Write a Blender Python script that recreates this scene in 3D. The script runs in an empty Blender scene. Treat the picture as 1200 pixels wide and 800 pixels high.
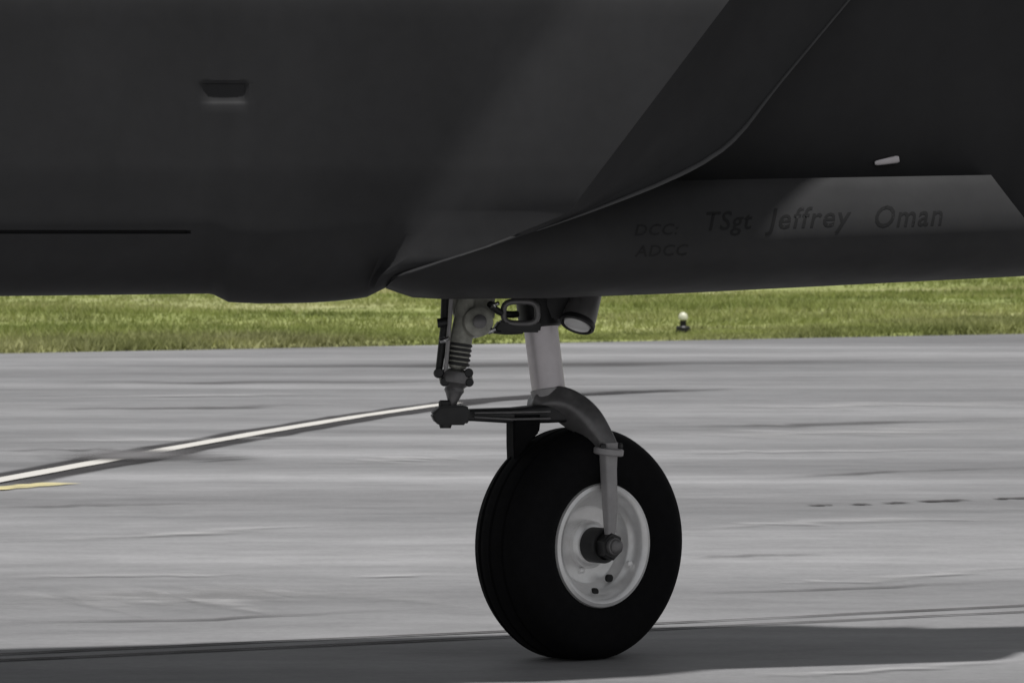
import bpy, math, random
import numpy as np
from mathutils import Vector, Matrix

random.seed(7)
rng = np.random.default_rng(7)
S = bpy.context.scene
COL = S.collection
R = math.radians

# ------------------------------------------------------------------ camera
CAM_H = 1.156          # camera height over the apron
F = 5400.0             # focal length in pixels of a 1200 px wide picture
HOR = 250.0            # picture row of the horizon
cam_d = bpy.data.cameras.new('camera')
cam = bpy.data.objects.new('camera', cam_d)
COL.objects.link(cam)
cam.location = (0, 0, CAM_H)
cam.rotation_euler = (R(90), 0, 0)
cam_d.sensor_width = 36
cam_d.lens = F / 1200 * 36
cam_d.shift_y = -(400 - HOR) / 1200
cam_d.clip_start = 0.2
cam_d.clip_end = 9000
cam_d.dof.use_dof = True
cam_d.dof.focus_distance = 12.2
cam_d.dof.aperture_fstop = 20
S.camera = cam

# ------------------------------------------------------------------ sky and sun
SUN_EL, SUN_AZ = 79.0, 148.0        # azimuth measured from +Y (behind the aircraft) towards +X
w = bpy.data.worlds.new('World')
S.world = w
w.use_nodes = True
nt = w.node_tree
nt.nodes.clear()
sky = nt.nodes.new('ShaderNodeTexSky')
sky.sky_type = 'NISHITA'
sky.sun_disc = False
sky.sun_elevation = R(SUN_EL)
sky.sun_rotation = R(SUN_AZ)
sky.air_density = 1.0
sky.dust_density = 1.0
sky.ozone_density = 1.0
hs = nt.nodes.new('ShaderNodeHueSaturation')
hs.inputs['Saturation'].default_value = 0.09      # thin high cloud: a pale sky
bg = nt.nodes.new('ShaderNodeBackground')
bg.inputs['Strength'].default_value = 0.054
wo = nt.nodes.new('ShaderNodeOutputWorld')
nt.links.new(sky.outputs[0], hs.inputs['Color'])
nt.links.new(hs.outputs[0], bg.inputs['Color'])
nt.links.new(bg.outputs[0], wo.inputs['Surface'])

sd = bpy.data.lights.new('sun', 'SUN')
sd.energy = 2.85
sd.angle = R(2.5)
sd.color = (1.0, 0.985, 0.97)
sun = bpy.data.objects.new('sun', sd)
COL.objects.link(sun)
sdir = Vector((math.sin(R(SUN_AZ)) * math.cos(R(SUN_EL)), math.cos(R(SUN_AZ)) * math.cos(R(SUN_EL)), math.sin(R(SUN_EL))))
sun.rotation_euler = sdir.to_track_quat('Z', 'Y').to_euler()
sun.location = sdir * 40

vs = S.view_settings
vs.view_transform = 'Standard'
vs.look = 'None'
vs.exposure = 0.18
vs.gamma = 1.0
vs.use_curve_mapping = False


# ------------------------------------------------------------------ materials
def new_mat(name):
    m = bpy.data.materials.new(name)
    m.use_nodes = True
    return m, m.node_tree, m.node_tree.nodes['Principled BSDF']


def N(nt, kind, **kw):
    n = nt.nodes.new(kind)
    for k, v in kw.items():
        if k.startswith('_'):
            setattr(n, k[1:], v)
        else:
            n.inputs[k].default_value = v
    return n


def noise_col(nt, scale, stops, vec=None, detail=6, rough=0.6, stretch=None, coord='Object', lac=2.0):
    """noise -> colour ramp; returns the ramp's colour socket"""
    if vec is None:
        tc = nt.nodes.new('ShaderNodeTexCoord')
        vec = tc.outputs[coord]
    if stretch:
        mp = nt.nodes.new('ShaderNodeMapping')
        mp.inputs['Scale'].default_value = stretch[:3]
        if len(stretch) > 3:
            mp.inputs['Rotation'].default_value = (0, 0, stretch[3])
        nt.links.new(vec, mp.inputs['Vector'])
        vec = mp.outputs[0]
    nz = N(nt, 'ShaderNodeTexNoise', Scale=scale, Detail=detail, Roughness=rough)
    nt.links.new(vec, nz.inputs['Vector'])
    rp = nt.nodes.new('ShaderNodeValToRGB')
    el = rp.color_ramp.elements
    while len(el) < len(stops):
        el.new(0.5)
    for e, (p, c) in zip(el, stops):
        e.position = p
        e.color = (*c, 1) if not isinstance(c, (int, float)) else (c, c, c, 1)
    nt.links.new(nz.outputs['Fac'], rp.inputs['Fac'])
    return rp.outputs['Color'], nz.outputs['Fac']


def mix(nt, a, b, fac, mode='MIX'):
    n = nt.nodes.new('ShaderNodeMix')
    n.data_type = 'RGBA'
    n.blend_type = mode
    for sock, v in ((n.inputs[0], fac), (n.inputs[6], a), (n.inputs[7], b)):
        if hasattr(v, 'is_output'):
            nt.links.new(v, sock)
        else:
            sock.default_value = v if isinstance(v, float) else (*v, 1)
    return n.outputs[2]


def simple(name, base, rough=0.5, metal=0.0, var=0.15, scale=14.0, bump=0.0, spec=0.5):
    m, t, b = new_mat(name)
    lo = tuple(c * (1 - var) for c in base)
    hi = tuple(min(1, c * (1 + var)) for c in base)
    c, f = noise_col(t, scale, [(0.3, lo), (0.7, hi)])
    t.links.new(c, b.inputs['Base Color'])
    b.inputs['Roughness'].default_value = rough
    b.inputs['Metallic'].default_value = metal
    b.inputs['Specular IOR Level'].default_value = spec
    if bump:
        bp = N(t, 'ShaderNodeBump', Strength=bump, Distance=0.002)
        nz = N(t, 'ShaderNodeTexNoise', Scale=scale * 12, Detail=4)
        tc = t.nodes.new('ShaderNodeTexCoord')
        t.links.new(tc.outputs['Object'], nz.inputs['Vector'])
        t.links.new(nz.outputs['Fac'], bp.inputs['Height'])
        t.links.new(bp.outputs[0], b.inputs['Normal'])
    return m


def paint(name, base):
    m, t, b = new_mat(name)
    lo = tuple(c * 0.78 for c in base)
    hi = tuple(c * 1.18 for c in base)
    c1, _ = noise_col(t, 1.6, [(0.3, lo), (0.7, hi)], stretch=(1, 1, 0.5))
    c2, _ = noise_col(t, 26, [(0.25, 0.86), (0.6, 1.0)], detail=8)
    t.links.new(mix(t, c1, c2, 0.6, 'MULTIPLY'), b.inputs['Base Color'])
    r, _ = noise_col(t, 5, [(0.3, 0.55), (0.7, 0.72)])
    t.links.new(r, b.inputs['Roughness'])
    b.inputs['Specular IOR Level'].default_value = 0.15
    bp = N(t, 'ShaderNodeBump', Strength=0.10, Distance=0.01)
    nz = N(t, 'ShaderNodeTexNoise', Scale=4.0, Detail=3)
    tc = t.nodes.new('ShaderNodeTexCoord')
    t.links.new(tc.outputs['Object'], nz.inputs['Vector'])
    t.links.new(nz.outputs['Fac'], bp.inputs['Height'])
    t.links.new(bp.outputs[0], b.inputs['Normal'])
    return m


M = {}
M['paint'] = paint('grey_jet_paint', (0.038, 0.038, 0.0395))
M['letter'] = simple('stencil_paint', (0.016, 0.016, 0.0165), 0.7, spec=0.2)
M['dark'] = simple('black_steel', (0.020, 0.020, 0.021), 0.45, 0.0, 0.3, 30)
M['arm'] = simple('dark_grey_forging', (0.17, 0.166, 0.168), 0.32, 0.35, 0.2, 30, 0.2)
M['olive'] = simple('olive_grey_alloy', (0.34, 0.34, 0.30), 0.42, 0.25, 0.35, 30, 0.2)
M['strut'] = simple('gear_grey_enamel', (0.70, 0.66, 0.68), 0.38, 0.4, 0.08, 18)
M['leg'] = simple('fork_grey_enamel', (0.36, 0.35, 0.355), 0.35, 0.0, 0.1, 25)
M['rim'] = simple('wheel_white_enamel', (0.95, 0.94, 0.93), 0.36, 0.5, 0.12, 22)
M['chrome'] = simple('polished_piston', (0.65, 0.65, 0.66), 0.18, 1.0, 0.03)
M['rubber'] = simple('tyre_rubber', (0.0060, 0.0060, 0.0068), 0.8, 0.0, 0.2, 40, 0.3, 0.12)
M['white'] = simple('white_paint', (0.72, 0.72, 0.68), 0.5)
M['lens'] = simple('lamp_lens', (0.75, 0.75, 0.74), 0.12, 0.0, 0.02)
M['cap'] = simple('pale_lamp_globe', (0.80, 0.80, 0.62), 0.25)


def asphalt_mat():
    m, t, b = new_mat('weathered_concrete')
    big, _ = noise_col(t, 0.22, [(0.30, (0.148, 0.147, 0.151)), (0.5, (0.230, 0.229, 0.234)), (0.72, (0.335, 0.333, 0.339))],
                       stretch=(0.35, 1.0, 1, -0.42), detail=5, rough=0.62)
    st, _ = noise_col(t, 0.9, [(0.28, 0.62), (0.42, 0.88), (0.55, 1.06), (0.70, 1.42)],
                      stretch=(0.10, 0.75, 1, -0.40), detail=5, rough=0.6)
    fine, ff = noise_col(t, 38, [(0.25, 0.80), (0.7, 1.12)], detail=5, rough=0.75)
    c = mix(t, big, st, 1.0, 'MULTIPLY')
    med, _ = noise_col(t, 4.5, [(0.25, 0.80), (0.5, 1.0), (0.75, 1.18)], detail=5, rough=0.7, stretch=(0.6, 1, 1, -0.3))
    c = mix(t, c, med, 0.9, 'MULTIPLY')
    c = mix(t, c, fine, 0.7, 'MULTIPLY')
    t.links.new(c, b.inputs['Base Color'])
    rg, _ = noise_col(t, 0.55, [(0.36, 0.85), (0.52, 0.62), (0.70, 0.36)], stretch=(0.12, 0.6, 1, -0.30), detail=4, rough=0.55)
    t.links.new(rg, b.inputs['Roughness'])
    b.inputs['Specular IOR Level'].default_value = 0.45
    bp = N(t, 'ShaderNodeBump', Strength=0.35, Distance=0.003)
    t.links.new(ff, bp.inputs['Height'])
    t.links.new(bp.outputs[0], b.inputs['Normal'])
    return m


def worn(name, base, lo, hi, scale, rough=0.8, stretch=(0.3, 1, 1), soft=0.5, end=0.45):
    """paint or stain that has worn through in patches"""
    m, t, b = new_mat(name)
    b.inputs['Base Color'].default_value = (*base, 1)
    b.inputs['Roughness'].default_value = rough
    b.inputs['Specular IOR Level'].default_value = 0.2
    a, _ = noise_col(t, scale, [(lo, 0.0), (hi, 1.0)], stretch=stretch, detail=5, rough=0.7)
    # fade towards the strip's own edges and ends (its UV map)
    uv = t.nodes.new('ShaderNodeUVMap')
    sp = t.nodes.new('ShaderNodeSeparateXYZ')
    t.links.new(uv.outputs[0], sp.inputs[0])
    fac = a
    for ax, wd in (('X', end), ('Y', soft)):
        if wd <= 0:
            continue
        s1 = N(t, 'ShaderNodeMath', _operation='SUBTRACT')
        t.links.new(sp.outputs[ax], s1.inputs[0])
        s1.inputs[1].default_value = 0.5
        s2 = N(t, 'ShaderNodeMath', _operation='ABSOLUTE')
        t.links.new(s1.outputs[0], s2.inputs[0])
        mr = t.nodes.new('ShaderNodeMapRange')
        mr.interpolation_type = 'SMOOTHSTEP'
        mr.inputs['From Min'].default_value = 0.5 - wd
        mr.inputs['From Max'].default_value = 0.5
        mr.inputs['To Min'].default_value = 1.0
        mr.inputs['To Max'].default_value = 0.0
        t.links.new(s2.outputs[0], mr.inputs['Value'])
        mm = N(t, 'ShaderNodeMath', _operation='MULTIPLY')
        t.links.new(fac, mm.inputs[0])
        t.links.new(mr.outputs[0], mm.inputs[1])
        fac = mm.outputs[0]
    t.links.new(fac, b.inputs['Alpha'])
    return m


M['asphalt'] = asphalt_mat()
M['line_white'] = worn('worn_white_line_paint', (0.68, 0.66, 0.62), 0.20, 0.38, 1.6, soft=0.12, end=0.02)
M['line_yellow'] = worn('worn_yellow_line_paint', (0.74, 0.66, 0.36), 0.3, 0.5, 1.6, soft=0.2, end=0.1)
M['line_black'] = worn('worn_black_border_paint', (0.05, 0.048, 0.05), 0.25, 0.45, 1.6, soft=0.16, end=0.2)
M['tar'] = worn('tar_sealant', (0.055, 0.050, 0.050), 0.25, 0.62, 1.6, soft=0.3, end=0.02)
M['skid'] = worn('rubber_smear', (0.10, 0.097, 0.098), 0.30, 0.80, 0.9)
M['skid2'] = worn('rubber_deposit', (0.17, 0.165, 0.168), 0.0, 0.25, 0.9)
M['scuff'] = worn('pale_scuff', (0.50, 0.496, 0.498), 0.26, 0.82, 5.0)


def grass_mat(name, blades):
    m, t, b = new_mat(name)
    g = t.nodes.new('ShaderNodeNewGeometry')
    pos = g.outputs['Position']
    c1, _ = noise_col(t, 0.22, [(0.34, (0.24, 0.285, 0.085)), (0.5, (0.35, 0.385, 0.14)), (0.64, (0.50, 0.49, 0.26))],
                      vec=pos, stretch=(0.45, 1, 0.2, -0.5), detail=6)
    c2, _ = noise_col(t, 2.2, [(0.32, 0.50), (0.5, 0.95), (0.68, 1.28)], vec=pos, stretch=(0.35, 1, 0.3), detail=6)
    c = mix(t, c1, c2, 0.8, 'MULTIPLY')
    t.links.new(c, b.inputs['Base Color'])
    b.inputs['Roughness'].default_value = 0.7
    b.inputs['Specular IOR Level'].default_value = 0.2
    if blades:
        b.inputs['Subsurface Weight'].default_value = 0.0
        tr = t.nodes.new('ShaderNodeBsdfTranslucent')
        t.links.new(c, tr.inputs['Color'])
        mx = t.nodes.new('ShaderNodeMixShader')
        mx.inputs[0].default_value = 0.35
        out = t.nodes['Material Output']
        t.links.new(b.outputs[0], mx.inputs[1])
        t.links.new(tr.outputs[0], mx.inputs[2])
        t.links.new(mx.outputs[0], out.inputs['Surface'])
    return m


M['turf'] = grass_mat('grass_turf', False)
M['blade'] = grass_mat('grass_blades', True)

# ------------------------------------------------------------------ mesh helpers
WPOS = {}


def obj(name, verts, faces, mat, parent=None, smooth=40, origin=None):
    v = np.asarray(verts, float).reshape(-1, 3)
    c = (v.min(0) + v.max(0)) / 2 if origin is None else np.asarray(origin, float)
    me = bpy.data.meshes.new(name)
    me.from_pydata((v - c).tolist(), [], faces)
    me.materials.append(M[mat])
    me.validate()
    if smooth:
        me.shade_smooth()
        me.set_sharp_from_angle(angle=R(smooth))
    me.update()
    o = bpy.data.objects.new(name, me)
    COL.objects.link(o)
    place(o, c, parent)
    return o


def place(o, c, parent):
    WPOS[o.name] = np.asarray(c, float)
    if parent is not None:
        o.parent = parent
        c = c - WPOS[parent.name]
    o.location = c.tolist()


def empty(name, loc):
    o = bpy.data.objects.new(name, None)
    o.empty_display_size = 0.2
    COL.objects.link(o)
    place(o, np.asarray(loc, float), None)
    return o


def tag(o, label, cat, group=None):
    o['label'] = label
    o['category'] = cat
    if group:
        o['group'] = group
    return o


def fix_normals(o):
    import bmesh
    bm = bmesh.new()
    bm.from_mesh(o.data)
    bmesh.ops.remove_doubles(bm, verts=bm.verts, dist=1e-5)
    bmesh.ops.recalc_face_normals(bm, faces=bm.faces)
    bm.to_mesh(o.data)
    bm.free()
    o.data.update()


def lathe(name, prof, origin, axis, mat, parent=None, seg=48, smooth=40, cap=True):
    """prof: list of (distance along axis, radius)"""
    a = Vector(axis).normalized()
    u = a.orthogonal().normalized()
    wv = a.cross(u)
    o = Vector(origin)
    V, Fc = [], []
    for t, r in prof:
        for k in range(seg):
            an = 2 * math.pi * k / seg
            V.append(o + a * t + (u * math.cos(an) + wv * math.sin(an)) * r)
    n = len(prof)
    for i in range(n - 1):
        for k in range(seg):
            k2 = (k + 1) % seg
            Fc.append((i * seg + k, i * seg + k2, (i + 1) * seg + k2, (i + 1) * seg + k))
    if cap:
        Fc.append(tuple(range(seg))[::-1])
        Fc.append(tuple(range((n - 1) * seg, n * seg)))
    return obj(name, [tuple(p) for p in V], Fc, mat, parent, smooth)


def tube(name, pts, rad, mat, parent=None, seg=20, flat=None, smooth=40):
    """tapered tube along pts; rad: radius per point, or (ra, rb) with flat = the direction of ra"""
    P_ = [Vector(p) for p in pts]
    n = len(P_)
    V, Fc = [], []
    ref = None
    for i, p in enumerate(P_):
        d = (P_[min(i + 1, n - 1)] - P_[max(i - 1, 0)]).normalized()
        if flat is not None:
            u = Vector(flat) - d * d.dot(Vector(flat))
            u.normalize()
        elif ref is None:
            u = d.orthogonal().normalized()
        else:
            u = (ref - d * d.dot(ref)).normalized()
        ref = u
        wv = d.cross(u)
        r = rad[i] if isinstance(rad, list) else rad
        ra, rb = r if isinstance(r, tuple) else (r, r)
        for k in range(seg):
            an = 2 * math.pi * k / seg
            cu, su = math.cos(an), math.sin(an)
            if flat is not None:     # rounded-rectangle section
                e = 0.45
                cu = math.copysign(abs(cu) ** e, cu)
                su = math.copysign(abs(su) ** e, su)
            V.append(p + u * cu * ra + wv * su * rb)
    for i in range(n - 1):
        for k in range(seg):
            k2 = (k + 1) % seg
            Fc.append((i * seg + k, i * seg + k2, (i + 1) * seg + k2, (i + 1) * seg + k))
    Fc.append(tuple(range(seg))[::-1])
    Fc.append(tuple(range((n - 1) * seg, n * seg)))
    return obj(name, [tuple(p) for p in V], Fc, mat, parent, smooth)


def spline(pts, rad, n=5):
    P_ = [np.asarray(p, float) for p in pts]
    Rr = [np.asarray(r, float) for r in rad]
    op, orr = [], []
    for i in range(len(P_) - 1):
        for src, dst in ((P_, op), (Rr, orr)):
            a, b, c, d = src[max(i - 1, 0)], src[i], src[i + 1], src[min(i + 2, len(src) - 1)]
            for k in range(n):
                t = k / n
                dst.append(0.5 * (2 * b + (c - a) * t + (2 * a - 5 * b + 4 * c - d) * t * t + (3 * b - a - 3 * c + d) * t ** 3))
    op.append(P_[-1])
    orr.append(Rr[-1])
    return [tuple(p) for p in op], [tuple(r) if r.ndim else float(r) for r in orr]


def prism(name, outline, ax_u, ax_v, origin, depth, mat, parent=None, bevel=0.004):
    """outline (u, v) extruded symmetrically along u x v, edges bevelled"""
    import bmesh
    u, v = Vector(ax_u).normalized(), Vector(ax_v).normalized()
    nrm = u.cross(v).normalized()
    o = Vector(origin)
    bm = bmesh.new()
    A = [bm.verts.new(o + u * a + v * b - nrm * depth / 2) for a, b in outline]
    B = [bm.verts.new(o + u * a + v * b + nrm * depth / 2) for a, b in outline]
    n = len(outline)
    bm.faces.new(A[::-1])
    bm.faces.new(B)
    for i in range(n):
        bm.faces.new((A[i], A[(i + 1) % n], B[(i + 1) % n], B[i]))
    bmesh.ops.recalc_face_normals(bm, faces=bm.faces)
    if bevel:
        bmesh.ops.bevel(bm, geom=bm.edges[:], offset=bevel, segments=2, affect='EDGES', clamp_overlap=True)
    bm.verts.index_update()
    V = [tuple(q.co) for q in bm.verts]
    Fc = [tuple(q.index for q in f.verts) for f in bm.faces]
    bm.free()
    return obj(name, V, Fc, mat, parent)


def at(px, py, Y):
    """point at depth Y seen at photograph pixel px, py"""
    return np.array([(px - 600) / F * Y, Y, CAM_H - (py - HOR) / F * Y])


def gnd(px, py):
    Y = F * CAM_H / (py - HOR)
    return np.array([(px - 600) / F * Y, Y, 0.0])


# ------------------------------------------------------------------ the setting
# edge between apron and grass: a straight line running off to the right
E0, E1 = gnd(0, 414), gnd(1200, 391)
ED = (E1 - E0)[:2] / np.linalg.norm((E1 - E0)[:2])
EN = np.array([-ED[1], ED[0]])


def edge_pt(t, off, z):
    p = E0[:2] + ED * t + EN * off
    return (p[0], p[1], z)


g = obj('ground', [(-4000, -4000, -0.12), (4000, -4000, -0.12), (4000, 4000, -0.12), (-4000, 4000, -0.12)], [(0, 1, 2, 3)], 'turf', None, 0)
g['kind'] = 'structure'
apron = obj('apron', [edge_pt(-260, -220, 0), edge_pt(260, -220, 0), edge_pt(260, 0.0, 0), edge_pt(-260, 0.0, 0),
                      edge_pt(-260, -220, -0.3), edge_pt(260, -220, -0.3), edge_pt(260, 0.0, -0.3), edge_pt(-260, 0.0, -0.3)],
            [(0, 1, 2, 3), (7, 6, 5, 4), (0, 4, 5, 1), (1, 5, 6, 2), (2, 6, 7, 3), (3, 7, 4, 0)], 'asphalt', None, 0, origin=(0, 0, 0))
apron['kind'] = 'structure'
apron['label'] = 'weathered grey concrete apron with streaks and stains'

# grass verge: an uneven sheet with a ragged raised edge
nu, nv = 260, 70
ts = np.linspace(-60, 70, nu)
vv = np.concatenate([[0.0, 0.02, 0.08, 0.2], np.geomspace(0.4, 900, nv - 4)])
V, Fc = [], []
ph = rng.random(12) * 6.28
fr = rng.random(12) * 2.2 + 0.15
for j, o_ in enumerate(vv):
    for i, t_ in enumerate(ts):
        tt = t_ * (1 + o_ / 90)
        rag = 0.10 * sum(math.sin(fr[k] * tt * 1.7 + ph[k]) for k in range(5)) / 2 if j < 6 else 0
        z = -0.05 if j == 0 else 0.02 + 0.03 * min(1, o_ / 1.5) + 0.022 * sum(math.sin(fr[k] * (tt * 0.6 + o_ * (0.3 + 0.1 * k)) + ph[k]) for k in range(3))
        V.append(edge_pt(tt, 0.12 + o_ + rag, z))
for j in range(nv - 1):
    for i in range(nu - 1):
        a = j * nu + i
        Fc.append((a, a + 1, a + nu + 1, a + nu))
turf = obj('grass_verge', V, Fc, 'turf', None, 180)
turf['kind'] = 'structure'


def verge_z(x, y):
    p = np.stack([x, y], -1) - E0[:2]
    t = p @ ED
    o_ = p @ EN - 0.12
    tt = t
    z = 0.02 + 0.03 * np.minimum(1, o_ / 1.5)
    for k in range(3):
        z = z + 0.022 * np.sin(fr[k] * (tt * 0.6 + o_ * (0.3 + 0.1 * k)) + ph[k])
    return z


# grass blades in tufts over the part of the verge that is near enough to tell them apart
nt_ = 60000
o_ = rng.random(nt_) ** 1.5 * 62
o_[:9000] = rng.random(9000) * 1.2 - 0.10
t_ = (rng.random(nt_) - 0.5) * (20 + o_ * 0.65) + 5.5 + o_ * 0.35
bx = E0[0] + ED[0] * t_ + EN[0] * (o_ + 0.12)
by = E0[1] + ED[1] * t_ + EN[1] * (o_ + 0.12)
bz = np.where(o_ > 0, verge_z(bx, by), 0.0) - 0.01
# patchy height
hgt = 0.045 + 0.035 * np.sin(bx * 0.7 + 1.3 * np.sin(by * 0.35)) * np.sin(by * 0.23 + 2) + 0.03 * rng.random(nt_)
hgt = np.clip(hgt, 0.02, 0.12)
NB = 6
c = np.repeat(np.stack([bx, by, bz], -1), NB, 0)
h = np.repeat(hgt, NB) * (0.6 + 0.8 * rng.random(nt_ * NB))
an = rng.random(nt_ * NB) * 6.283
c[:, 0] += (rng.random(nt_ * NB) - 0.5) * 0.16
c[:, 1] += (rng.random(nt_ * NB) - 0.5) * 0.16
wd = 0.006 + 0.010 * rng.random(nt_ * NB)
lean = (0.25 + 0.9 * rng.random(nt_ * NB)) * h
la = rng.random(nt_ * NB) * 6.283
dx, dy = np.cos(an) * wd, np.sin(an) * wd
tip = c + np.stack([np.cos(la) * lean, np.sin(la) * lean, h], -1)
v0 = c + np.stack([dx, dy, 0 * dx], -1)
v1 = c - np.stack([dx, dy, 0 * dx], -1)
V = np.stack([v0, v1, tip], 1).reshape(-1, 3)
me = bpy.data.meshes.new('grass')
n3 = len(V) // 3
me.vertices.add(len(V))
me.vertices.foreach_set('co', V.ravel())
me.loops.add(len(V))
me.loops.foreach_set('vertex_index', np.arange(len(V), dtype=np.int32))
me.polygons.add(n3)
me.polygons.foreach_set('loop_start', np.arange(0, len(V), 3, dtype=np.int32))
me.update(calc_edges=True)
me.materials.append(M['blade'])
go = bpy.data.objects.new('grass', me)
COL.objects.link(go)
go['kind'] = 'stuff'
tag(go, 'rough mown grass growing along the far side of the apron', 'grass')


# markings, joints and smears lying on the apron
def strip(name, pix, width, z, mat, jitter=0.0, sub=6):
    P_ = [gnd(*p)[:2] for p in pix]
    Q = []
    for a, b in zip(P_[:-1], P_[1:]):
        for k in range(sub):
            Q.append(a + (b - a) * k / sub)
    Q.append(P_[-1])
    V, Fc = [], []
    for i, q in enumerate(Q):
        d = Q[min(i + 1, len(Q) - 1)] - Q[max(i - 1, 0)]
        d = d / np.linalg.norm(d)
        nn = np.array([-d[1], d[0]])
        wv = width[0] + (width[1] - width[0]) * i / (len(Q) - 1) if isinstance(width, tuple) else width
        j1, j2 = (rng.random(2) - 0.5) * jitter * wv
        V += [(*(q + nn * (wv / 2 + j1)), z), (*(q - nn * (wv / 2 + j2)), z)]
        if i:
            Fc.append((2 * i - 2, 2 * i - 1, 2 * i + 1, 2 * i))
    o = obj(name, V, Fc, mat, apron, 0)
    uvl = o.data.uv_layers.new(name='UVMap')
    for lp in o.data.loops:
        i = lp.vertex_index
        uvl.data[lp.index].uv = ((i // 2) / (len(Q) - 1), float(i % 2))
    return o


guide = [(-120, 586), (0, 564), (150, 536), (300, 509), (420, 489), (510, 476)]
strip('guide_line_border', guide + [(560, 469.5), (640, 464), (760, 459), (880, 456)], (0.50, 0.30), 0.004, 'line_black', 0.1)
strip('guide_line', guide + [(535, 473)], (0.135, 0.12), 0.008, 'line_white', 0.08)
strip('edge_line', [(-90, 580), (-30, 575), (20, 571), (80, 566)], 0.20, 0.005, 'line_yellow', 0.2)
strip('cross_smear', [(-60, 536), (60, 534), (170, 534), (260, 540), (330, 541)], 0.9, 0.012, 'skid', 0.4)
strip('line_smear', [(105, 544), (150, 536), (200, 527)], 0.85, 0.013, 'skid2', 0.1)
# sealed joint running under the aircraft
for dy in (0, 7):
    strip('sealed_joint', [(-300, 781 + dy), (0, 767 + dy), (580, 740.5 + dy), (1200, 710 + dy), (1700, 686 + dy)], 0.05, 0.004, 'tar', 0.5)
# broken crack
for a, b in (((948, 592.5), (976, 592)), ((998, 591.5), (1018, 591)), ((1036, 590), (1062, 589)), ((1080, 588), (1132, 586)), ((1165, 585), (1210, 583.5))):
    strip('crack', [a, b], 0.10, 0.004, 'tar', 0.6)
# tyre smears and pale scuffs
smears = [([(0, 449), (300, 448), (700, 446)], 0.8), ([(650, 461), (760, 458), (900, 455)], 0.45), ([(-50, 528), (100, 527), (180, 527)], 0.35),
          ([(900, 561), (1050, 553), (1260, 546)], 0.22), ([(780, 500), (950, 499), (1260, 488)], 0.5), ([(780, 697), (1000, 690), (1260, 678)], 0.10),
          ([(-50, 732), (250, 726), (560, 710)], 0.09), ([(0, 480), (250, 478), (400, 474)], 0.5), ([(100, 430), (600, 428), (1250, 421)], 1.2),
          ([(-20, 596), (120, 592), (300, 590)], 0.22), ([(780, 655), (900, 650), (1000, 651)], 0.12)]
for pts, wd_ in smears:
    strip('tyre_smear', pts, wd_, 0.004, 'skid', 0.5)
scuffs = [([(760, 531), (900, 530), (1260, 527)], 0.30), ([(-50, 637), (200, 628), (430, 612)], 0.22), ([(-50, 712), (150, 706), (330, 700), (560, 690)], 0.95), ([(60, 700), (200, 697), (420, 690)], 0.5),
          ([(-50, 677), (200, 675), (320, 674)], 0.16), ([(400, 677), (520, 674)], 0.12), ([(-40, 518), (200, 516), (420, 512)], 0.5),
          ([(740, 514), (1000, 508), (1260, 496)], 1.0), ([(800, 478), (1000, 476), (1260, 470)], 1.0), ([(-40, 468), (250, 464), (420, 461)], 0.5), ([(780, 622), (950, 612), (1250, 608)], 0.3),
          ([(880, 686), (1000, 682), (1260, 660)], 0.2), ([(380, 545), (480, 538), (560, 536)], 0.5), ([(850, 795), (1000, 788), (1260, 770)], 0.15)]
for pts, wd_ in scuffs:
    strip('pale_scuff', pts, wd_, 0.0055, 'scuff', 0.6)

# ------------------------------------------------------------------ aircraft
YM = 11.80
YAW = 0.30                       # the aircraft's axis runs away to the right


def yc(x):
    return YM + YAW * (x - 0.10)


def near(px, py, off):
    """point on the near side, off metres from the plane of symmetry"""
    k = (px - 600) / F
    x = k * (YM - YAW * 0.10 - off) / (1 - YAW * k)
    Y = yc(x) - off
    return np.array([x, Y, CAM_H - (py - HOR) / F * Y])


def mirror(p):
    return np.array([p[0], 2 * yc(p[0]) - p[1], p[2]])


C_TYRE = np.array([0.176, 12.0, 0.297])
jet = empty('jet_aircraft', (C_TYRE[0], C_TYRE[1], 0))
tag(jet, 'dark grey military jet standing on its single nose wheel', 'aircraft')

# --- rear body with the swept inlet cowl: rows down the picture, columns along it
YA = [-300, 0, 90, 300, 330, 340]
XA = [874, 655, 590, 445, 432, 430]
YB = [-300, 0, 247, 254, 290, 322, 336]
XB = [1083, 855, 668, 655, 565, 462, 452]
YC = [-300, -60, 0, 110, 165, 195, 225, 262, 292, 325, 337]
XC = [1240, 1045, 995, 903, 862, 822, 752, 655, 566, 464, 453]
def c_at(y):
    w_ = min(24.0, max(337.0 - y, 0.0))
    return float(np.mean([np.interp(y + d * w_, YC, XC) for d in (-1, -0.75, -0.5, -0.25, 0, 0.25, 0.5, 0.75, 1)]))


rows = sorted(set([-300, -220, -150, -90, -50] + list(range(-20, 300, 14)) +
                  [94, 97.5, 99, 118, 121, 124, 162, 165, 168, 195, 247, 250, 254, 264, 269.4, 270.4, 273.2, 274.2] + [300, 306, 312]))
tail = [0.15, 0.3, 0.45, 0.6, 0.72, 0.82, 0.9, 0.96, 1.0]
cols = [-2600, -1800, -1200, -700, -300, -100, 0, 60, 110, 150, 190, 212, 218, 224, 232, 235, 238, 244, 250, 256, 262, 268, 274, 280, 286, 289, 292, 300]


def ybot(px):
    return np.interp(px, [-2600, -500, 0, 248, 268, 300, 420, 432, 452], [300, 346, 347, 344, 354, 355.5, 353, 347, 337])


def sstep(x, a, b):
    t = min(max((x - a) / (b - a), 0), 1)
    return t * t * (3 - 2 * t)


def body_off(px, py):
    h_ = 0.56
    h_ += 0.019 * sstep(px, 240, 286)
    h_ -= sstep(px, 275, 400) * 0.070 * sstep(py, -60, 420)     # soft valley, then the cowl fairing
    h_ += np.interp(py, [-300, 0, 60, 200, 360], [-0.17, -0.004, 0.0, 0.012, -0.005])
    h_ += np.interp(px, [-2600, -400], [-0.25, 0])
    return h_


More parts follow.
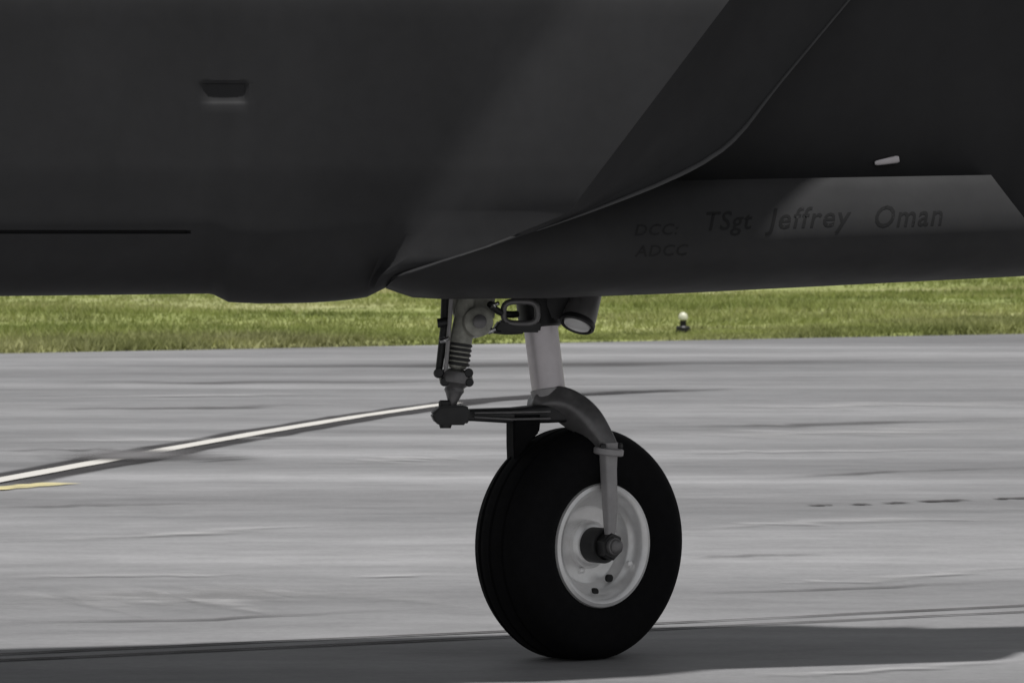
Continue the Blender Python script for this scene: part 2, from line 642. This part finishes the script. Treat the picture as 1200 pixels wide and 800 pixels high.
def roll(py, yb, r=0.19, depth=0.26, band=0.0):
    r = r + (0.085 - r) * band
    depth = depth + (0.14 - depth) * band
    dz = (yb - py) / F * 11.4
    if dz >= r:
        return 0.0
    q = 1 - max(dz, 0) / r
    return depth * (1 - math.sqrt(max(0, 1 - q * q)))


grid = []
nrow = len(rows) + len(tail)
for ri in range(nrow):
    line = []

    def ry(yb):
        return rows[ri] if ri < len(rows) else 312 + (yb - 312) * tail[ri - len(rows)]
    for px in cols:
        yb = float(ybot(px))
        y = ry(yb)
        of = float(body_off(px, y)) - roll(y, yb)
        of -= 0.013 * sstep(px, 231, 246) * (1 - sstep(px, 284, 292)) * sstep(y, 96, 100) * (1 - sstep(y, 112, 125))      # vent recess
        if px < 219 and 270 < y < 273.6:
            of -= 0.016                                    # panel gap
        line.append(near(px, y, of))
    # fan from the last upright column to the soft edge A
    yb = float(ybot(430))
    yA = ry(yb)
    for f in (0.12, 0.25, 0.38, 0.5, 0.62, 0.74, 0.84, 0.92, 1.0):
        xa = float(np.interp(yA, YA, XA))
        ybf = 355.5 + (yb - 355.5) * f ** 3
        y = ry(ybf)
        px = 300 + (xa - 300) * f
        of = float(body_off(px, y)) - roll(y, ybf)
        of -= 0.010 * f ** 2
        line.append(near(px, y, of))
    # flared lip: A -> B, return face B -> C
    yb2 = 337.0
    yb1 = yb
    y = ry(yb2)
    xa = float(np.interp(y, YA, XA))
    xb = float(np.interp(y, YB, XB))
    xc = c_at(y)
    ob = float(body_off(470, y)) - 0.01 + float(np.interp(y, [-300, 0, 170, 235, 252, 290, 337], [0.09, 0.112, 0.112, 0.108, 0.096, 0.062, 0.018])) - roll(y, yb2, band=1.0)
    oa = float(body_off(xa, y)) - 0.010 - roll(y, yb2)
    for f in (0.10, 0.22, 0.4, 0.6, 0.8, 0.95, 1.0):
        g_ = f if f > 0.3 else f * f / 0.3 * 0.85 + 0.15 * f
        ybf = yb1 + (yb2 - yb1) * f
        yf = ry(ybf)
        xaf = float(np.interp(yf, YA, XA))
        xbf = float(np.interp(yf, YB, XB))
        fl = float(np.interp(yf, [-300, 0, 170, 235, 252, 290, 337], [0.09, 0.112, 0.112, 0.108, 0.096, 0.062, 0.018]))
        line.append(near(xaf + (xbf - xaf) * f, yf, float(body_off(470, yf)) - 0.010 - roll(yf, ybf, band=sstep(f, 0, 0.5)) + fl * g_))
    oc = np.interp(y, [-300, 0, 140, 165, 195, 225, 262, 300, 337], [0.34, 0.42, 0.45, 0.465, 0.49, 0.53, 0.595, 0.59, 0.55]) - roll(y, yb2, band=1.0)
    for f in (0.08, 0.25, 0.45, 0.65, 0.85, 1.0):
        # slightly hollow return face that turns out again at the lip
        g_ = f + 0.34 * math.sin(math.pi * f)
        line.append(near(xb + (xc - xb) * f, y, ob + (oc - ob) * min(g_, 1.12)))
    grid.append(line)
ncol = len(grid[0])
V, Fc = [], []
for line in grid:
    V += line
for line in grid:
    V += [mirror(p) for p in line]
NN = nrow * ncol
for r_ in range(nrow - 1):
    for c_ in range(ncol - 1):
        a = r_ * ncol + c_
        Fc.append((a, a + ncol, a + ncol + 1, a + 1))
        Fc.append((NN + a, NN + a + 1, NN + a + ncol + 1, NN + a + ncol))
b0 = (nrow - 1) * ncol
for c_ in range(ncol - 1):
    Fc.append((b0 + c_, NN + b0 + c_, NN + b0 + c_ + 1, b0 + c_ + 1))        # belly
# rounded back over the top
crown = []
NC = 7
for c_ in range(ncol):
    p, q = grid[0][c_], mirror(grid[0][c_])
    ids = [c_]
    for k in range(1, NC):
        an = math.pi * k / NC
        m_ = (p + q) / 2
        hv = (p - q) / 2
        pt = m_ + hv * math.cos(an) + np.array([0, 0, 0.26 * math.sin(an)])
        V.append(pt)
        ids.append(len(V) - 1)
    ids.append(NN + c_)
    crown.append(ids)
for c_ in range(ncol - 1):
    for k in range(NC):
        Fc.append((crown[c_][k], crown[c_ + 1][k], crown[c_ + 1][k + 1], crown[c_][k + 1]))
# end faces
for c_ in (0, ncol - 1):
    for r_ in range(nrow - 1):
        a = r_ * ncol + c_
        Fc.append((a, NN + a, NN + a + ncol, a + ncol))
    Fc.append(tuple(crown[c_]))
rear = obj('fuselage', V, Fc, 'paint', jet, 0)
fix_normals(rear)
rear.data.shade_smooth()
rear.data.set_sharp_from_angle(angle=R(24))

# rolled edge along the cowl's lower lip, its highlight painted as lighter grey
lipy = [y for y in rows if -60 <= y <= 272]
pts = []
for y in lipy:
    oc = float(np.interp(y, [-300, 0, 140, 165, 195, 225, 262, 300, 337], [0.34, 0.42, 0.45, 0.465, 0.49, 0.53, 0.595, 0.59, 0.55])) - roll(y, 337.0, band=1.0)
    pts.append(near(c_at(y), y, oc))
M['lip'] = paint('lip_highlight_paint', (0.085, 0.085, 0.087))
tube('lip_edge', pts, [float(np.interp(y, [-60, 100, 160, 200, 235, 272], [0.003, 0.004, 0.006, 0.006, 0.0045, 0.001])) for y in lipy], 'lip', rear, 10)

# --- forward body: overhanging side with a chine, tapering to the nose
st_x = [-1.2, -0.4, 0.3, 0.8, 1.1, 1.35, 1.7, 2.3, 3.0, 3.8, 4.6, 5.3, 5.8]
V, Fc = [], []
prof = [(0.0, 1.03), (0.12, 1.035), (0.19, 1.06), (0.235, 1.20), (0.275, 1.36), (0.325, 1.52), (0.375, 1.70), (0.385, 1.76), (0.385, 1.80), (0.36, 1.88), (0.28, 2.02), (0.15, 2.12), (0.0, 2.16)]
full = prof + [(-o2, z2) for o2, z2 in prof[-2:0:-1]]
for x in st_x:
    s = float(np.interp(x, [-2, 1.0, 1.7, 3.8, 5.8], [1, 1.0, 0.94, 0.6, 0.05]))
    zc = float(np.interp(x, [-2, 1.5, 5.8], [1.8, 1.8, 1.72]))
    for o2, z2 in full:
        V.append((x, yc(x) - o2 * s, zc + (z2 - 1.8) * s))
nf = len(full)
for i in range(len(st_x) - 1):
    for k in range(nf):
        k2 = (k + 1) % nf
        Fc.append((i * nf + k, (i + 1) * nf + k, (i + 1) * nf + k2, i * nf + k2))
Fc.append(tuple(range(nf)))
Fc.append(tuple(range((len(st_x) - 1) * nf, len(st_x) * nf))[::-1])
nose = obj('nose_section', V, Fc, 'paint', jet, 0)
fix_normals(nose)
nose.data.shade_smooth()
nose.data.set_sharp_from_angle(angle=R(35))


def nose_off(z):
    return float(np.interp(z, [p[1] for p in prof[:9]], [p[0] for p in prof[:9]]))


# --- gear fairing with the lettering
def pod_bot(px):
    return float(np.interp(px, [450, 458, 482, 520, 640, 800, 1000, 1250], [337, 340, 348.5, 350.5, 349.5, 343.5, 333.5, 321]))


def pod_top(px):
    return float(np.interp(px, [450, 800, 900, 1165], [213, 211.5, 209.5, 205]))


PT = [0.0, 0.02, 0.06, 0.15, 0.28, 0.42, 0.55, 0.66, 0.76, 0.85, 0.92, 0.97, 1.0]
PO = [0.372, 0.386, 0.396, 0.412, 0.430, 0.443, 0.445, 0.432, 0.402, 0.355, 0.295, 0.22, 0.12]


_f = np.linspace(0, 1, 41)
_k = np.array([0.0] + PT[2:])
_v = np.array([PO[0] + 0.008] + PO[2:])


def _cubic(x):
    # Catmull-Rom through the section points
    i = int(np.clip(np.searchsorted(_k, x) - 1, 0, len(_k) - 2))
    h = _k[i + 1] - _k[i]
    t = (x - _k[i]) / h
    def sl(j):
        a, b = max(j - 1, 0), min(j + 1, len(_k) - 1)
        return (_v[b] - _v[a]) / (_k[b] - _k[a])
    m0, m1 = sl(i) * h, sl(i + 1) * h
    return (2 * t**3 - 3 * t**2 + 1) * _v[i] + (t**3 - 2 * t**2 + t) * m0 + (-2 * t**3 + 3 * t**2) * _v[i + 1] + (t**3 - t**2) * m1


PT = [float(q) for q in _f]
PO = [float(_cubic(q)) for q in _f]


def pod_off(f):
    return float(np.interp(f, PT, PO))


def pod_flush(px):
    return 0.02 * (1 - sstep(px, 500, 780))


def pod_pt(px, py, lift=0.0):
    f = (py - pod_top(px)) / (pod_bot(px) - pod_top(px))
    return near(px, py, pod_off(min(max(f, 0), 1)) + pod_flush(px) + lift)


pcols = [0, 0.006] + [float(q) for q in np.linspace(0.02, 1.0, 50)]
V, Fc = [], []
np_ = len(PT) + 2
for u in pcols:
    ring = []
    for f, of in zip(PT, PO):
        y = 207 + f * 130
        xl = 452 + 4 * (1 - f)
        xr = 1160 + (y - 205) * 0.70
        px = xl + (xr - xl) * u
        t, b = pod_top(px), pod_bot(px)
        ring.append(near(px, t + (b - t) * f, of + pod_flush(px)))
    top_in = near(452 + (1160 - 452) * u, pod_top(452 + 708 * u), 0.372).copy()
    pin = top_in.copy()
    pin[1] = yc(pin[0]) - 0.15
    pb = ring[-1].copy()
    pb[1] = yc(pb[0])
    pt = pin.copy()
    pt[1] = yc(pt[0])
    half = [pin] + ring
    V += half + [pb] + [mirror(p) for p in half[::-1]] + [pt]
nr = 2 * (len(PT) + 1) + 2
for i in range(len(pcols) - 1):
    for k in range(nr):
        k2 = (k + 1) % nr
        Fc.append((i * nr + k, (i + 1) * nr + k, (i + 1) * nr + k2, i * nr + k2))
Fc.append(tuple(range(nr)))
Fc.append(tuple(range((len(pcols) - 1) * nr, len(pcols) * nr))[::-1])
M['paint2'] = paint('grey_fairing_paint', (0.038, 0.038, 0.039))
pod = obj('gear_fairing', V, Fc, 'paint2', jet, 0)
fix_normals(pod)
pod.data.shade_smooth()
pod.data.set_sharp_from_angle(angle=R(28))


def lettering(text, x0, x1, y_base0, y_base1, hgt_px, shear=0.22, cap=None):
    cu = bpy.data.curves.new('lettering', 'FONT')
    cu.body = text
    cu.shear = shear
    cu.offset = 0.010
    cu.space_character = 1.10
    cu.resolution_u = 3
    tmp = bpy.data.objects.new('lettering_tmp', cu)
    COL.objects.link(tmp)
    bpy.context.view_layer.update()
    me = bpy.data.meshes.new_from_object(tmp.evaluated_get(bpy.context.evaluated_depsgraph_get()))
    bpy.data.objects.remove(tmp)
    co = np.array([v.co[:] for v in me.vertices])
    fc = [tuple(p.vertices) for p in me.polygons]
    bpy.data.meshes.remove(me)
    sx = (x1 - x0) / (co[:, 0].max() - co[:, 0].min())
    ch = 0.70
    V = []
    for a, b, _ in co:
        px = x0 + (a - co[:, 0].min()) * sx
        base = y_base0 + (y_base1 - y_base0) * (px - x0) / (x1 - x0)
        V.append(pod_pt(px, base - b / ch * hgt_px, 0.0026))
    import bmesh
    from mathutils.bvhtree import BVHTree
    bm = bmesh.new()
    vs_ = [bm.verts.new(p) for p in V]
    for f in fc:
        try:
            bm.faces.new([vs_[i] for i in f])
        except ValueError:
            pass
    bmesh.ops.triangulate(bm, faces=bm.faces[:])
    for _ in range(4):
        long_ = [e for e in bm.edges if e.calc_length() > 0.006]
        if not long_:
            break
        bmesh.ops.subdivide_edges(bm, edges=long_, cuts=1)
        bmesh.ops.triangulate(bm, faces=bm.faces[:])
    wp = Vector(WPOS['gear_fairing'])
    tree = BVHTree.FromPolygons([v.co + wp for v in pod.data.vertices], [tuple(p.vertices) for p in pod.data.polygons])
    for v in bm.verts:
        hit, nrm, _, _ = tree.find_nearest(v.co)
        if nrm.y > 0:
            nrm = -nrm
        v.co = hit + nrm * 0.0009
    bm.verts.index_update()
    V = [tuple(v.co) for v in bm.verts]
    fc = [tuple(v.index for v in f.verts) for f in bm.faces]
    bm.free()
    return obj('lettering', V, fc, 'letter', pod, 180)


M['letter2'] = simple('faded_stencil_paint', (0.020, 0.020, 0.0205), 0.7, spec=0.2)
lettering('TSgt', 828, 882, 270, 268, 22)['label'] = 'dark stencilled rank on the gear fairing'
lettering('Jeffrey', 897, 998, 268, 264, 24)['label'] = 'dark stencilled first word of the name'
lettering('Oman', 1026, 1105, 266, 263, 25)['label'] = 'dark stencilled second word of the name'
for tx, a, b_, y in (('DCC:', 744, 795, 276), ('ADCC', 744, 807, 301)):
    o = lettering(tx, a, b_, y, y - 1.5, 13)
    o.data.materials[0] = M['letter2']

# small pale fitting on the forward body above the fairing
zt = near(1040, 188, 0.25)[2]
pts = []
ofn = nose_off(zt)
a_, b_ = near(1025, 191.5, ofn + 0.006), near(1053, 186.5, ofn + 0.006)
tube('fitting', [tuple(a_), tuple(a_ * 0.9 + b_ * 0.1), tuple(b_ * 0.9 + a_ * 0.1), tuple(b_)], [(0.004, 0.003), (0.007, 0.005), (0.010, 0.006), (0.008, 0.005)], 'strut', nose, 16, flat=(0, 0, 1))

# --- nose gear
PSI = R(40)
AX = np.array([math.sin(PSI), -math.cos(PSI), 0])      # axle, pointing out of the wheel face we see
FW = np.array([math.cos(PSI), math.sin(PSI), 0])
UP = np.array([0, 0, 1.0])

# tyre: rounded section, flattened where it stands
RT, WT = 0.305, 0.105
tp = []
nprof = 40
for k in range(nprof + 1):
    an = -math.pi / 2 + math.pi * k / nprof             # -90..90 across the tread
    sx = math.copysign(abs(math.sin(an)) ** 0.80, math.sin(an))
    cr = abs(math.cos(an)) ** 0.62
    r = 0.195 + (RT - 0.195) * cr
    t = sx * WT * (1.0 + 0.06 * math.sin(2 * abs(an)))
    tp.append((t, r))
tp = [(-0.080, 0.152), (-0.094, 0.165)] + tp + [(0.094, 0.165), (0.080, 0.152)]
# shallow grooves round the tread
gp = []
for (t, r) in tp:
    gp.append((t, r))
for gt in (-0.045, 0.0, 0.045):
    rr = np.interp(gt, [q[0] for q in tp[2:-2]], [q[1] for q in tp[2:-2]])
    gp = [q for q in gp if abs(q[0] - gt) > 0.0075 or q[1] < 0.25]
    gp += [(gt - 0.0055, rr), (gt - 0.0035, rr - 0.004), (gt + 0.0035, rr - 0.004), (gt + 0.0055, rr)]
head, body_, tail_ = gp[:2], [], []
ends = [q for q in gp if q[1] < 0.17]
mid = sorted([q for q in gp if q[1] >= 0.17], key=lambda q: q[0])
# keep the sidewall order by walking from inner bead to outer bead
side_l = [q for q in tp[2:-2] if q[0] < -0.06]
side_r = [q for q in tp[2:-2] if q[0] > 0.06]
mid = [q for q in mid if -0.06 <= q[0] <= 0.06]
tp2 = [(-0.080, 0.152), (-0.094, 0.165)] + side_l + mid + side_r + [(0.094, 0.165), (0.080, 0.152)]
wheel = lathe('wheel', [(0.030, 0.02), (0.030, 0.090), (0.033, 0.100), (0.040, 0.106), (0.058, 0.113), (0.063, 0.117), (0.067, 0.124), (0.078, 0.131), (0.091, 0.136), (0.097, 0.142), (0.100, 0.150),
                        (0.097, 0.159), (0.088, 0.163), (0.078, 0.157), (-0.078, 0.157), (-0.088, 0.163), (-0.097, 0.159), (-0.097, 0.148), (-0.06, 0.12), (-0.03, 0.02)],
              C_TYRE, AX, 'rim', jet, 72, 32)
wheel['label'] = 'off-white wheel rim with dark lug holes'
tyre = lathe('tyre', tp2, C_TYRE, AX, 'rubber', wheel, 96, 40, cap=False)
wz = WPOS['tyre'][2]
for v in tyre.data.vertices:
    zz = v.co.z + wz
    if zz < 0.0045:
        v.co.z = 0.0045 - wz
    # sidewall bulge near the ground
    if zz < 0.10:
        d = Vector(v.co)
        along = d.dot(Vector(AX))
        k = (0.10 - max(zz, 0)) / 0.10
        v.co += Vector(AX) * along * 0.16 * k * k
M['hole'] = simple('hole_black', (0.012, 0.012, 0.012), 0.7)


def rim_pt(px, py, off):
    """point on the rim face plane (off along the axle) seen at a pixel"""
    # C + AX*off + FW*a + UP*b ; solve a, b for the pixel
    o_ = C_TYRE + AX * off
    k = (px - 600) / F
    a = (k * o_[1] - o_[0]) / (FW[0] - k * FW[1])
    Y = o_[1] + FW[1] * a
    z = CAM_H - (py - HOR) / F * Y
    return np.array([o_[0] + FW[0] * a, Y, z])


def rim_depth(p, o_):
    return p


for px, py, of in ((714, 677, 0.037), (697, 693, 0.058), (719, 591, 0.040), (737, 660, 0.040), (681, 668, 0.040), (687, 617, 0.040)):
    p = rim_pt(px, py, of)
    rr = np.linalg.norm(p - (C_TYRE + AX * of))
    surf = np.interp(rr, [0.090, 0.100, 0.106, 0.113, 0.124, 0.131], [0.030, 0.033, 0.040, 0.058, 0.067, 0.078])
    p = rim_pt(px, py, float(surf))
    big = (px, py) in ((714, 677), (697, 693), (719, 591))
    lathe('lug_hole' if big else 'lug_nut', [(-0.006, 0.010), (0.004, 0.010), (0.005, 0.008)] if big else [(-0.006, 0.008), (0.006, 0.008), (0.008, 0.005)], p, AX,
          'hole' if big else 'rim', wheel, 16)
# inner disc step and dark hub with nut
lathe('hub_flange', [(0.02, 0.062), (0.045, 0.062), (0.052, 0.056), (0.054, 0.045)], C_TYRE, AX, 'rim', wheel, 40)
lathe('hub_ring', [(0.05, 0.046), (0.100, 0.046), (0.105, 0.043), (0.105, 0.037), (0.085, 0.034), (0.085, 0.02)], C_TYRE, AX, 'dark', wheel, 40)
lathe('axle', [(-0.16, 0.024), (0.130, 0.024), (0.142, 0.022), (0.144, 0.017)], C_TYRE, AX, 'arm', jet, 32)
lathe('axle_nut', [(0.105, 0.037), (0.128, 0.037), (0.133, 0.033), (0.133, 0.02)], C_TYRE, AX, 'dark', jet, 6, 20)
lathe('axle_cap', [(0.128, 0.020), (0.150, 0.019), (0.156, 0.012), (0.157, 0.004)], C_TYRE, AX, 'arm', jet, 24)

# shock strut
s_top, s_bot = at(627, 330, 12.0), at(644, 466, 11.97)
s_dir = (s_bot - s_top) / np.linalg.norm(s_bot - s_top)
L = float(np.linalg.norm(s_bot - s_top))
strut = lathe('strut', [(-0.06, 0.047), (0.0, 0.047), (L * 0.40, 0.047), (L * 0.42, 0.0445), (L * 0.955, 0.0435)], s_top, s_dir, 'strut', jet, 40)
lathe('gland_ring', [(L * 0.925, 0.0462), (L * 0.93, 0.0475), (L * 0.985, 0.0475), (L * 0.995, 0.0455)], s_top, s_dir, 'leg', strut, 40)
lathe('upper_clamp', [(L * 0.12, 0.050), (L * 0.13, 0.056), (L * 0.385, 0.056), (L * 0.40, 0.050)], s_top, s_dir, 'dark', strut, 40)

# fork: crown over the tyre, swept side arm, slim leg down to the axle
hubp = C_TYRE + AX * 0.120
arm_end = rim_pt(713, 523, 0.120)
base = s_bot + s_dir * 0.008
_p, _r = spline([tuple(at(622, 478, 11.99)), tuple(at(636, 472, 11.98)), tuple(at(655, 473, 11.96)), tuple(at(672, 481, 11.945)), tuple(at(688, 495, 11.93)), tuple(at(702, 512, 11.92)), tuple(at(712, 526, 11.915))],
     [(0.040, 0.018), (0.050, 0.030), (0.050, 0.034), (0.048, 0.034), (0.044, 0.034), (0.034, 0.029), (0.026, 0.024)])
crown_o = tube('fork_crown', _p, _r, 'arm', jet, 28, flat=tuple(AX * 0.9 + UP * 0.1))
leg = tube('fork_leg', [tuple(arm_end + UP * 0.01), tuple(arm_end - UP * 0.06), tuple(hubp + UP * 0.10), tuple(hubp + UP * 0.05), tuple(hubp + UP * 0.022)],
           [(0.022, 0.019), (0.019, 0.017), (0.018, 0.015), (0.015, 0.012), (0.012, 0.009)], 'leg', jet, 24, flat=tuple(FW))
lathe('leg_flange', [(-0.012, 0.036), (-0.009, 0.040), (0.004, 0.040), (0.007, 0.036)], arm_end - UP * 0.010, (0.12, 0.0, 1), 'leg', leg, 28)
for sgn in (-1, 1):
    p = arm_end + FW * 0.029 * sgn + AX * 0.012 + UP * 0.0
    lathe('flange_bolt', [(-0.004, 0.008), (0.006, 0.008), (0.008, 0.006)], p, (0, 0, 1), 'dark', leg, 6, 20)
# steering arm out to the left, with the block at its end and the scraper bracket under it
tube('steering_arm', [tuple(at(532, 486.5, 11.86)), tuple(at(552, 486, 11.88)), tuple(at(600, 486.5, 11.92)), tuple(at(640, 484, 11.95)), tuple(at(668, 484, 11.96))],
     [(0.024, 0.014), (0.026, 0.016), (0.030, 0.021), (0.036, 0.025), (0.034, 0.022)], 'dark', jet, 20, flat=(0.3, -1, 0))
for dz in (-4, 4):
    tube('arm_rib', [tuple(at(556, 486 + dz * 0.6, 11.845)), tuple(at(600, 487 + dz, 11.885)), tuple(at(645, 486 + dz, 11.905))], [0.0025, 0.0035, 0.0035], 'arm', jet, 10)
blk = prism('link_block', [(-0.038, -0.020), (-0.026, -0.024), (0.040, -0.024), (0.050, -0.01), (0.050, 0.020), (0.036, 0.027), (-0.026, 0.025), (-0.050, 0.004)],
            (1, 0.1, 0), (0, 0, 1), at(527, 486.5, 11.85), 0.06, 'dark', jet, 0.005)
lathe('pivot_bolt', [(-0.032, 0.014), (-0.02, 0.018), (0.036, 0.018), (0.040, 0.014)], at(522, 487, 11.85), (0, 0.05, 1), 'dark', blk, 20)
prism('scraper_bracket', [(-0.036, 0.05), (0.040, 0.05), (0.034, 0.0), (0.010, -0.022), (-0.034, -0.085), (-0.036, -0.03)], (1, 0.3, 0), (0, 0, 1), at(613, 506, 11.93), 0.07, 'rubber', jet, 0.004)

# steering actuator hanging in front of the strut
act_top, act_bot = at(547, 350, 11.86), at(530, 474, 11.85)
ad = (act_bot - act_top)
AL = float(np.linalg.norm(ad))
act = lathe('actuator', [(-0.02, 0.024), (0.05, 0.026), (0.10, 0.029), (AL * 0.60, 0.027), (AL * 0.655, 0.022), (AL * 0.66, 0.018), (AL * 0.74, 0.018)], act_top, ad, 'olive', jet, 28)
lathe('knuckle', [(AL * 0.665, 0.022), (AL * 0.69, 0.040), (AL * 0.74, 0.044), (AL * 0.79, 0.042), (AL * 0.82, 0.030), (AL * 0.84, 0.024), (AL * 0.87, 0.026), (AL * 0.90, 0.021), (AL * 0.99, 0.011), (AL * 1.05, 0.010)],
      act_top, ad, 'arm', act, 24)
for px, py, rr in ((514, 437, 0.013), (549, 437, 0.012), (521, 447, 0.012), (550, 448, 0.011)):
    lathe('lug', [(-0.012, rr * 0.8), (-0.008, rr), (0.008, rr), (0.012, rr * 0.8)], at(px, py, 11.83), (0.1, -1, 0.1), 'dark', act, 14)
for k in range(5):
    f = 0.42 + 0.045 * k
    lathe('band', [(AL * f, 0.0285), (AL * f + 0.002, 0.0310), (AL * f + 0.006, 0.0310), (AL * f + 0.008, 0.0285)], act_top, ad, 'dark', act, 24)
swv = lathe('swivel', [(-0.034, 0.030), (-0.030, 0.038), (0.030, 0.038), (0.034, 0.030), (0.036, 0.010)], at(558, 378, 11.84), (0.25, -1, 0.1), 'olive', jet, 28)
swv['label'] = 'olive grey swivel housing at the top of the actuator'
lathe('swivel_cap', [(0.030, 0.018), (0.042, 0.018), (0.045, 0.013)], at(558, 378, 11.84), (0.25, -1, 0.1), 'arm', swv, 20)
prism('swivel_bracket', [(-0.05, -0.02), (0.055, -0.03), (0.06, 0.02), (0.03, 0.08), (-0.06, 0.08), (-0.06, 0.02)], (1, 0.2, 0), (0, 0, 1), at(553, 362, 11.90), 0.05, 'olive', jet, 0.006)
# slim side rod with a bright edge and the dark guide beside it
tube('side_rod', [tuple(at(529, 345, 11.84)), tuple(at(527, 378, 11.83)), tuple(at(522, 436, 11.83))], [0.0055, 0.0055, 0.0055], 'leg', act, 14)
tube('guide_rod', [tuple(at(523, 345, 11.87)), tuple(at(521, 385, 11.86)), tuple(at(514, 436, 11.85))], [0.013, 0.012, 0.009], 'dark', act, 14)
lathe('guide_clip', [(-0.014, 0.012), (0.014, 0.012)], at(519, 378, 11.85), (1, 0, 0.1), 'dark', act, 14)
# hydraulic hoses sagging between the actuator and the strut
M['hose'] = simple('black_hose', (0.015, 0.015, 0.016), 0.5)
for (a1, m1, b1, r_) in (((566, 385), (585, 392), (612, 389), 0.005), ((574, 356), (586, 371), (606, 368), 0.009)):
    pts = []
    for k in range(9):
        t = k / 8
        q = [(1 - t) ** 2 * a1[i] + 2 * t * (1 - t) * m1[i] + t * t * b1[i] for i in (0, 1)]
        pts.append(tuple(at(q[0], q[1], 11.84 + 0.08 * t)))
    tube('hose', pts, [r_] * 9, 'hose', jet, 12)
# clamp bracket with an open loop in front of the strut
loop = []
for k in range(25):
    an = 2 * math.pi * k / 24
    ex = math.copysign(abs(math.cos(an)) ** 0.6, math.cos(an))
    ey = math.copysign(abs(math.sin(an)) ** 0.6, math.sin(an))
    loop.append(tuple(at(610 + 20 * ex, 366 + 13 * ey, 11.88)))
tube('clamp_loop', loop, [0.008] * 25, 'arm', strut, 12)
prism('clamp_plate', [(-0.070, -0.016), (0.055, -0.016), (0.06, 0.012), (-0.05, 0.016)], (1, 0.1, 0), (0, 0, 1), at(607, 382, 11.90), 0.05, 'dark', strut, 0.005)

# bright hydraulic fittings
for px, py, dy in ((576, 387, -0.02), (579, 357, 0.0), (521, 398, -0.03)):
    lathe('fitting', [(-0.012, 0.005), (-0.010, 0.008), (0.002, 0.008), (0.004, 0.005), (0.014, 0.005)], at(px, py, 11.84 + dy), (0.8, -0.4, 0.3), 'chrome', jet, 8, 20)

# landing light: can pointing down and forward, ring and lens
l_dir = np.array([-0.36, -0.50, -1.0])
l_dir /= np.linalg.norm(l_dir)
lp = at(686, 352, 11.93)
lamp = lathe('landing_light', [(-0.08, 0.026), (-0.02, 0.037), (0.046, 0.044), (0.062, 0.044)], lp, l_dir, 'arm', jet, 36)
lathe('lamp_ring', [(0.060, 0.0445), (0.064, 0.047), (0.074, 0.047), (0.078, 0.043), (0.074, 0.039)], lp, l_dir, 'dark', lamp, 36, cap=False)
lathe('lens', [(0.062, 0.0405), (0.076, 0.034), (0.081, 0.020), (0.083, 0.004)], lp, l_dir, 'lens', lamp, 36)
prism('light_bracket', [(-0.03, -0.03), (0.05, -0.02), (0.05, 0.06), (-0.03, 0.06)], (1, 0.1, 0), (0, 0, 1), at(652, 362, 11.96), 0.03, 'dark', strut, 0.004)

# ------------------------------------------------------------------ edge light in the grass
b = gnd(800.5, 394)
el = empty('edge_light', (b[0], b[1], 0))
tag(el, 'small pale-topped taxiway edge light standing in the grass', 'light')
lathe('base', [(-0.02, 0.070), (0.085, 0.068), (0.098, 0.055), (0.10, 0.02)], (b[0], b[1], 0), UP, 'dark', el, 20)
lathe('stem', [(0.095, 0.030), (0.16, 0.030)], (b[0], b[1], 0), UP, 'dark', el, 16)
lathe('globe', [(0.150, 0.032), (0.158, 0.044), (0.185, 0.046), (0.21, 0.036), (0.225, 0.016), (0.228, 0.004)], (b[0], b[1], 0), UP, 'cap', el, 20)

S.cycles.use_denoising = True
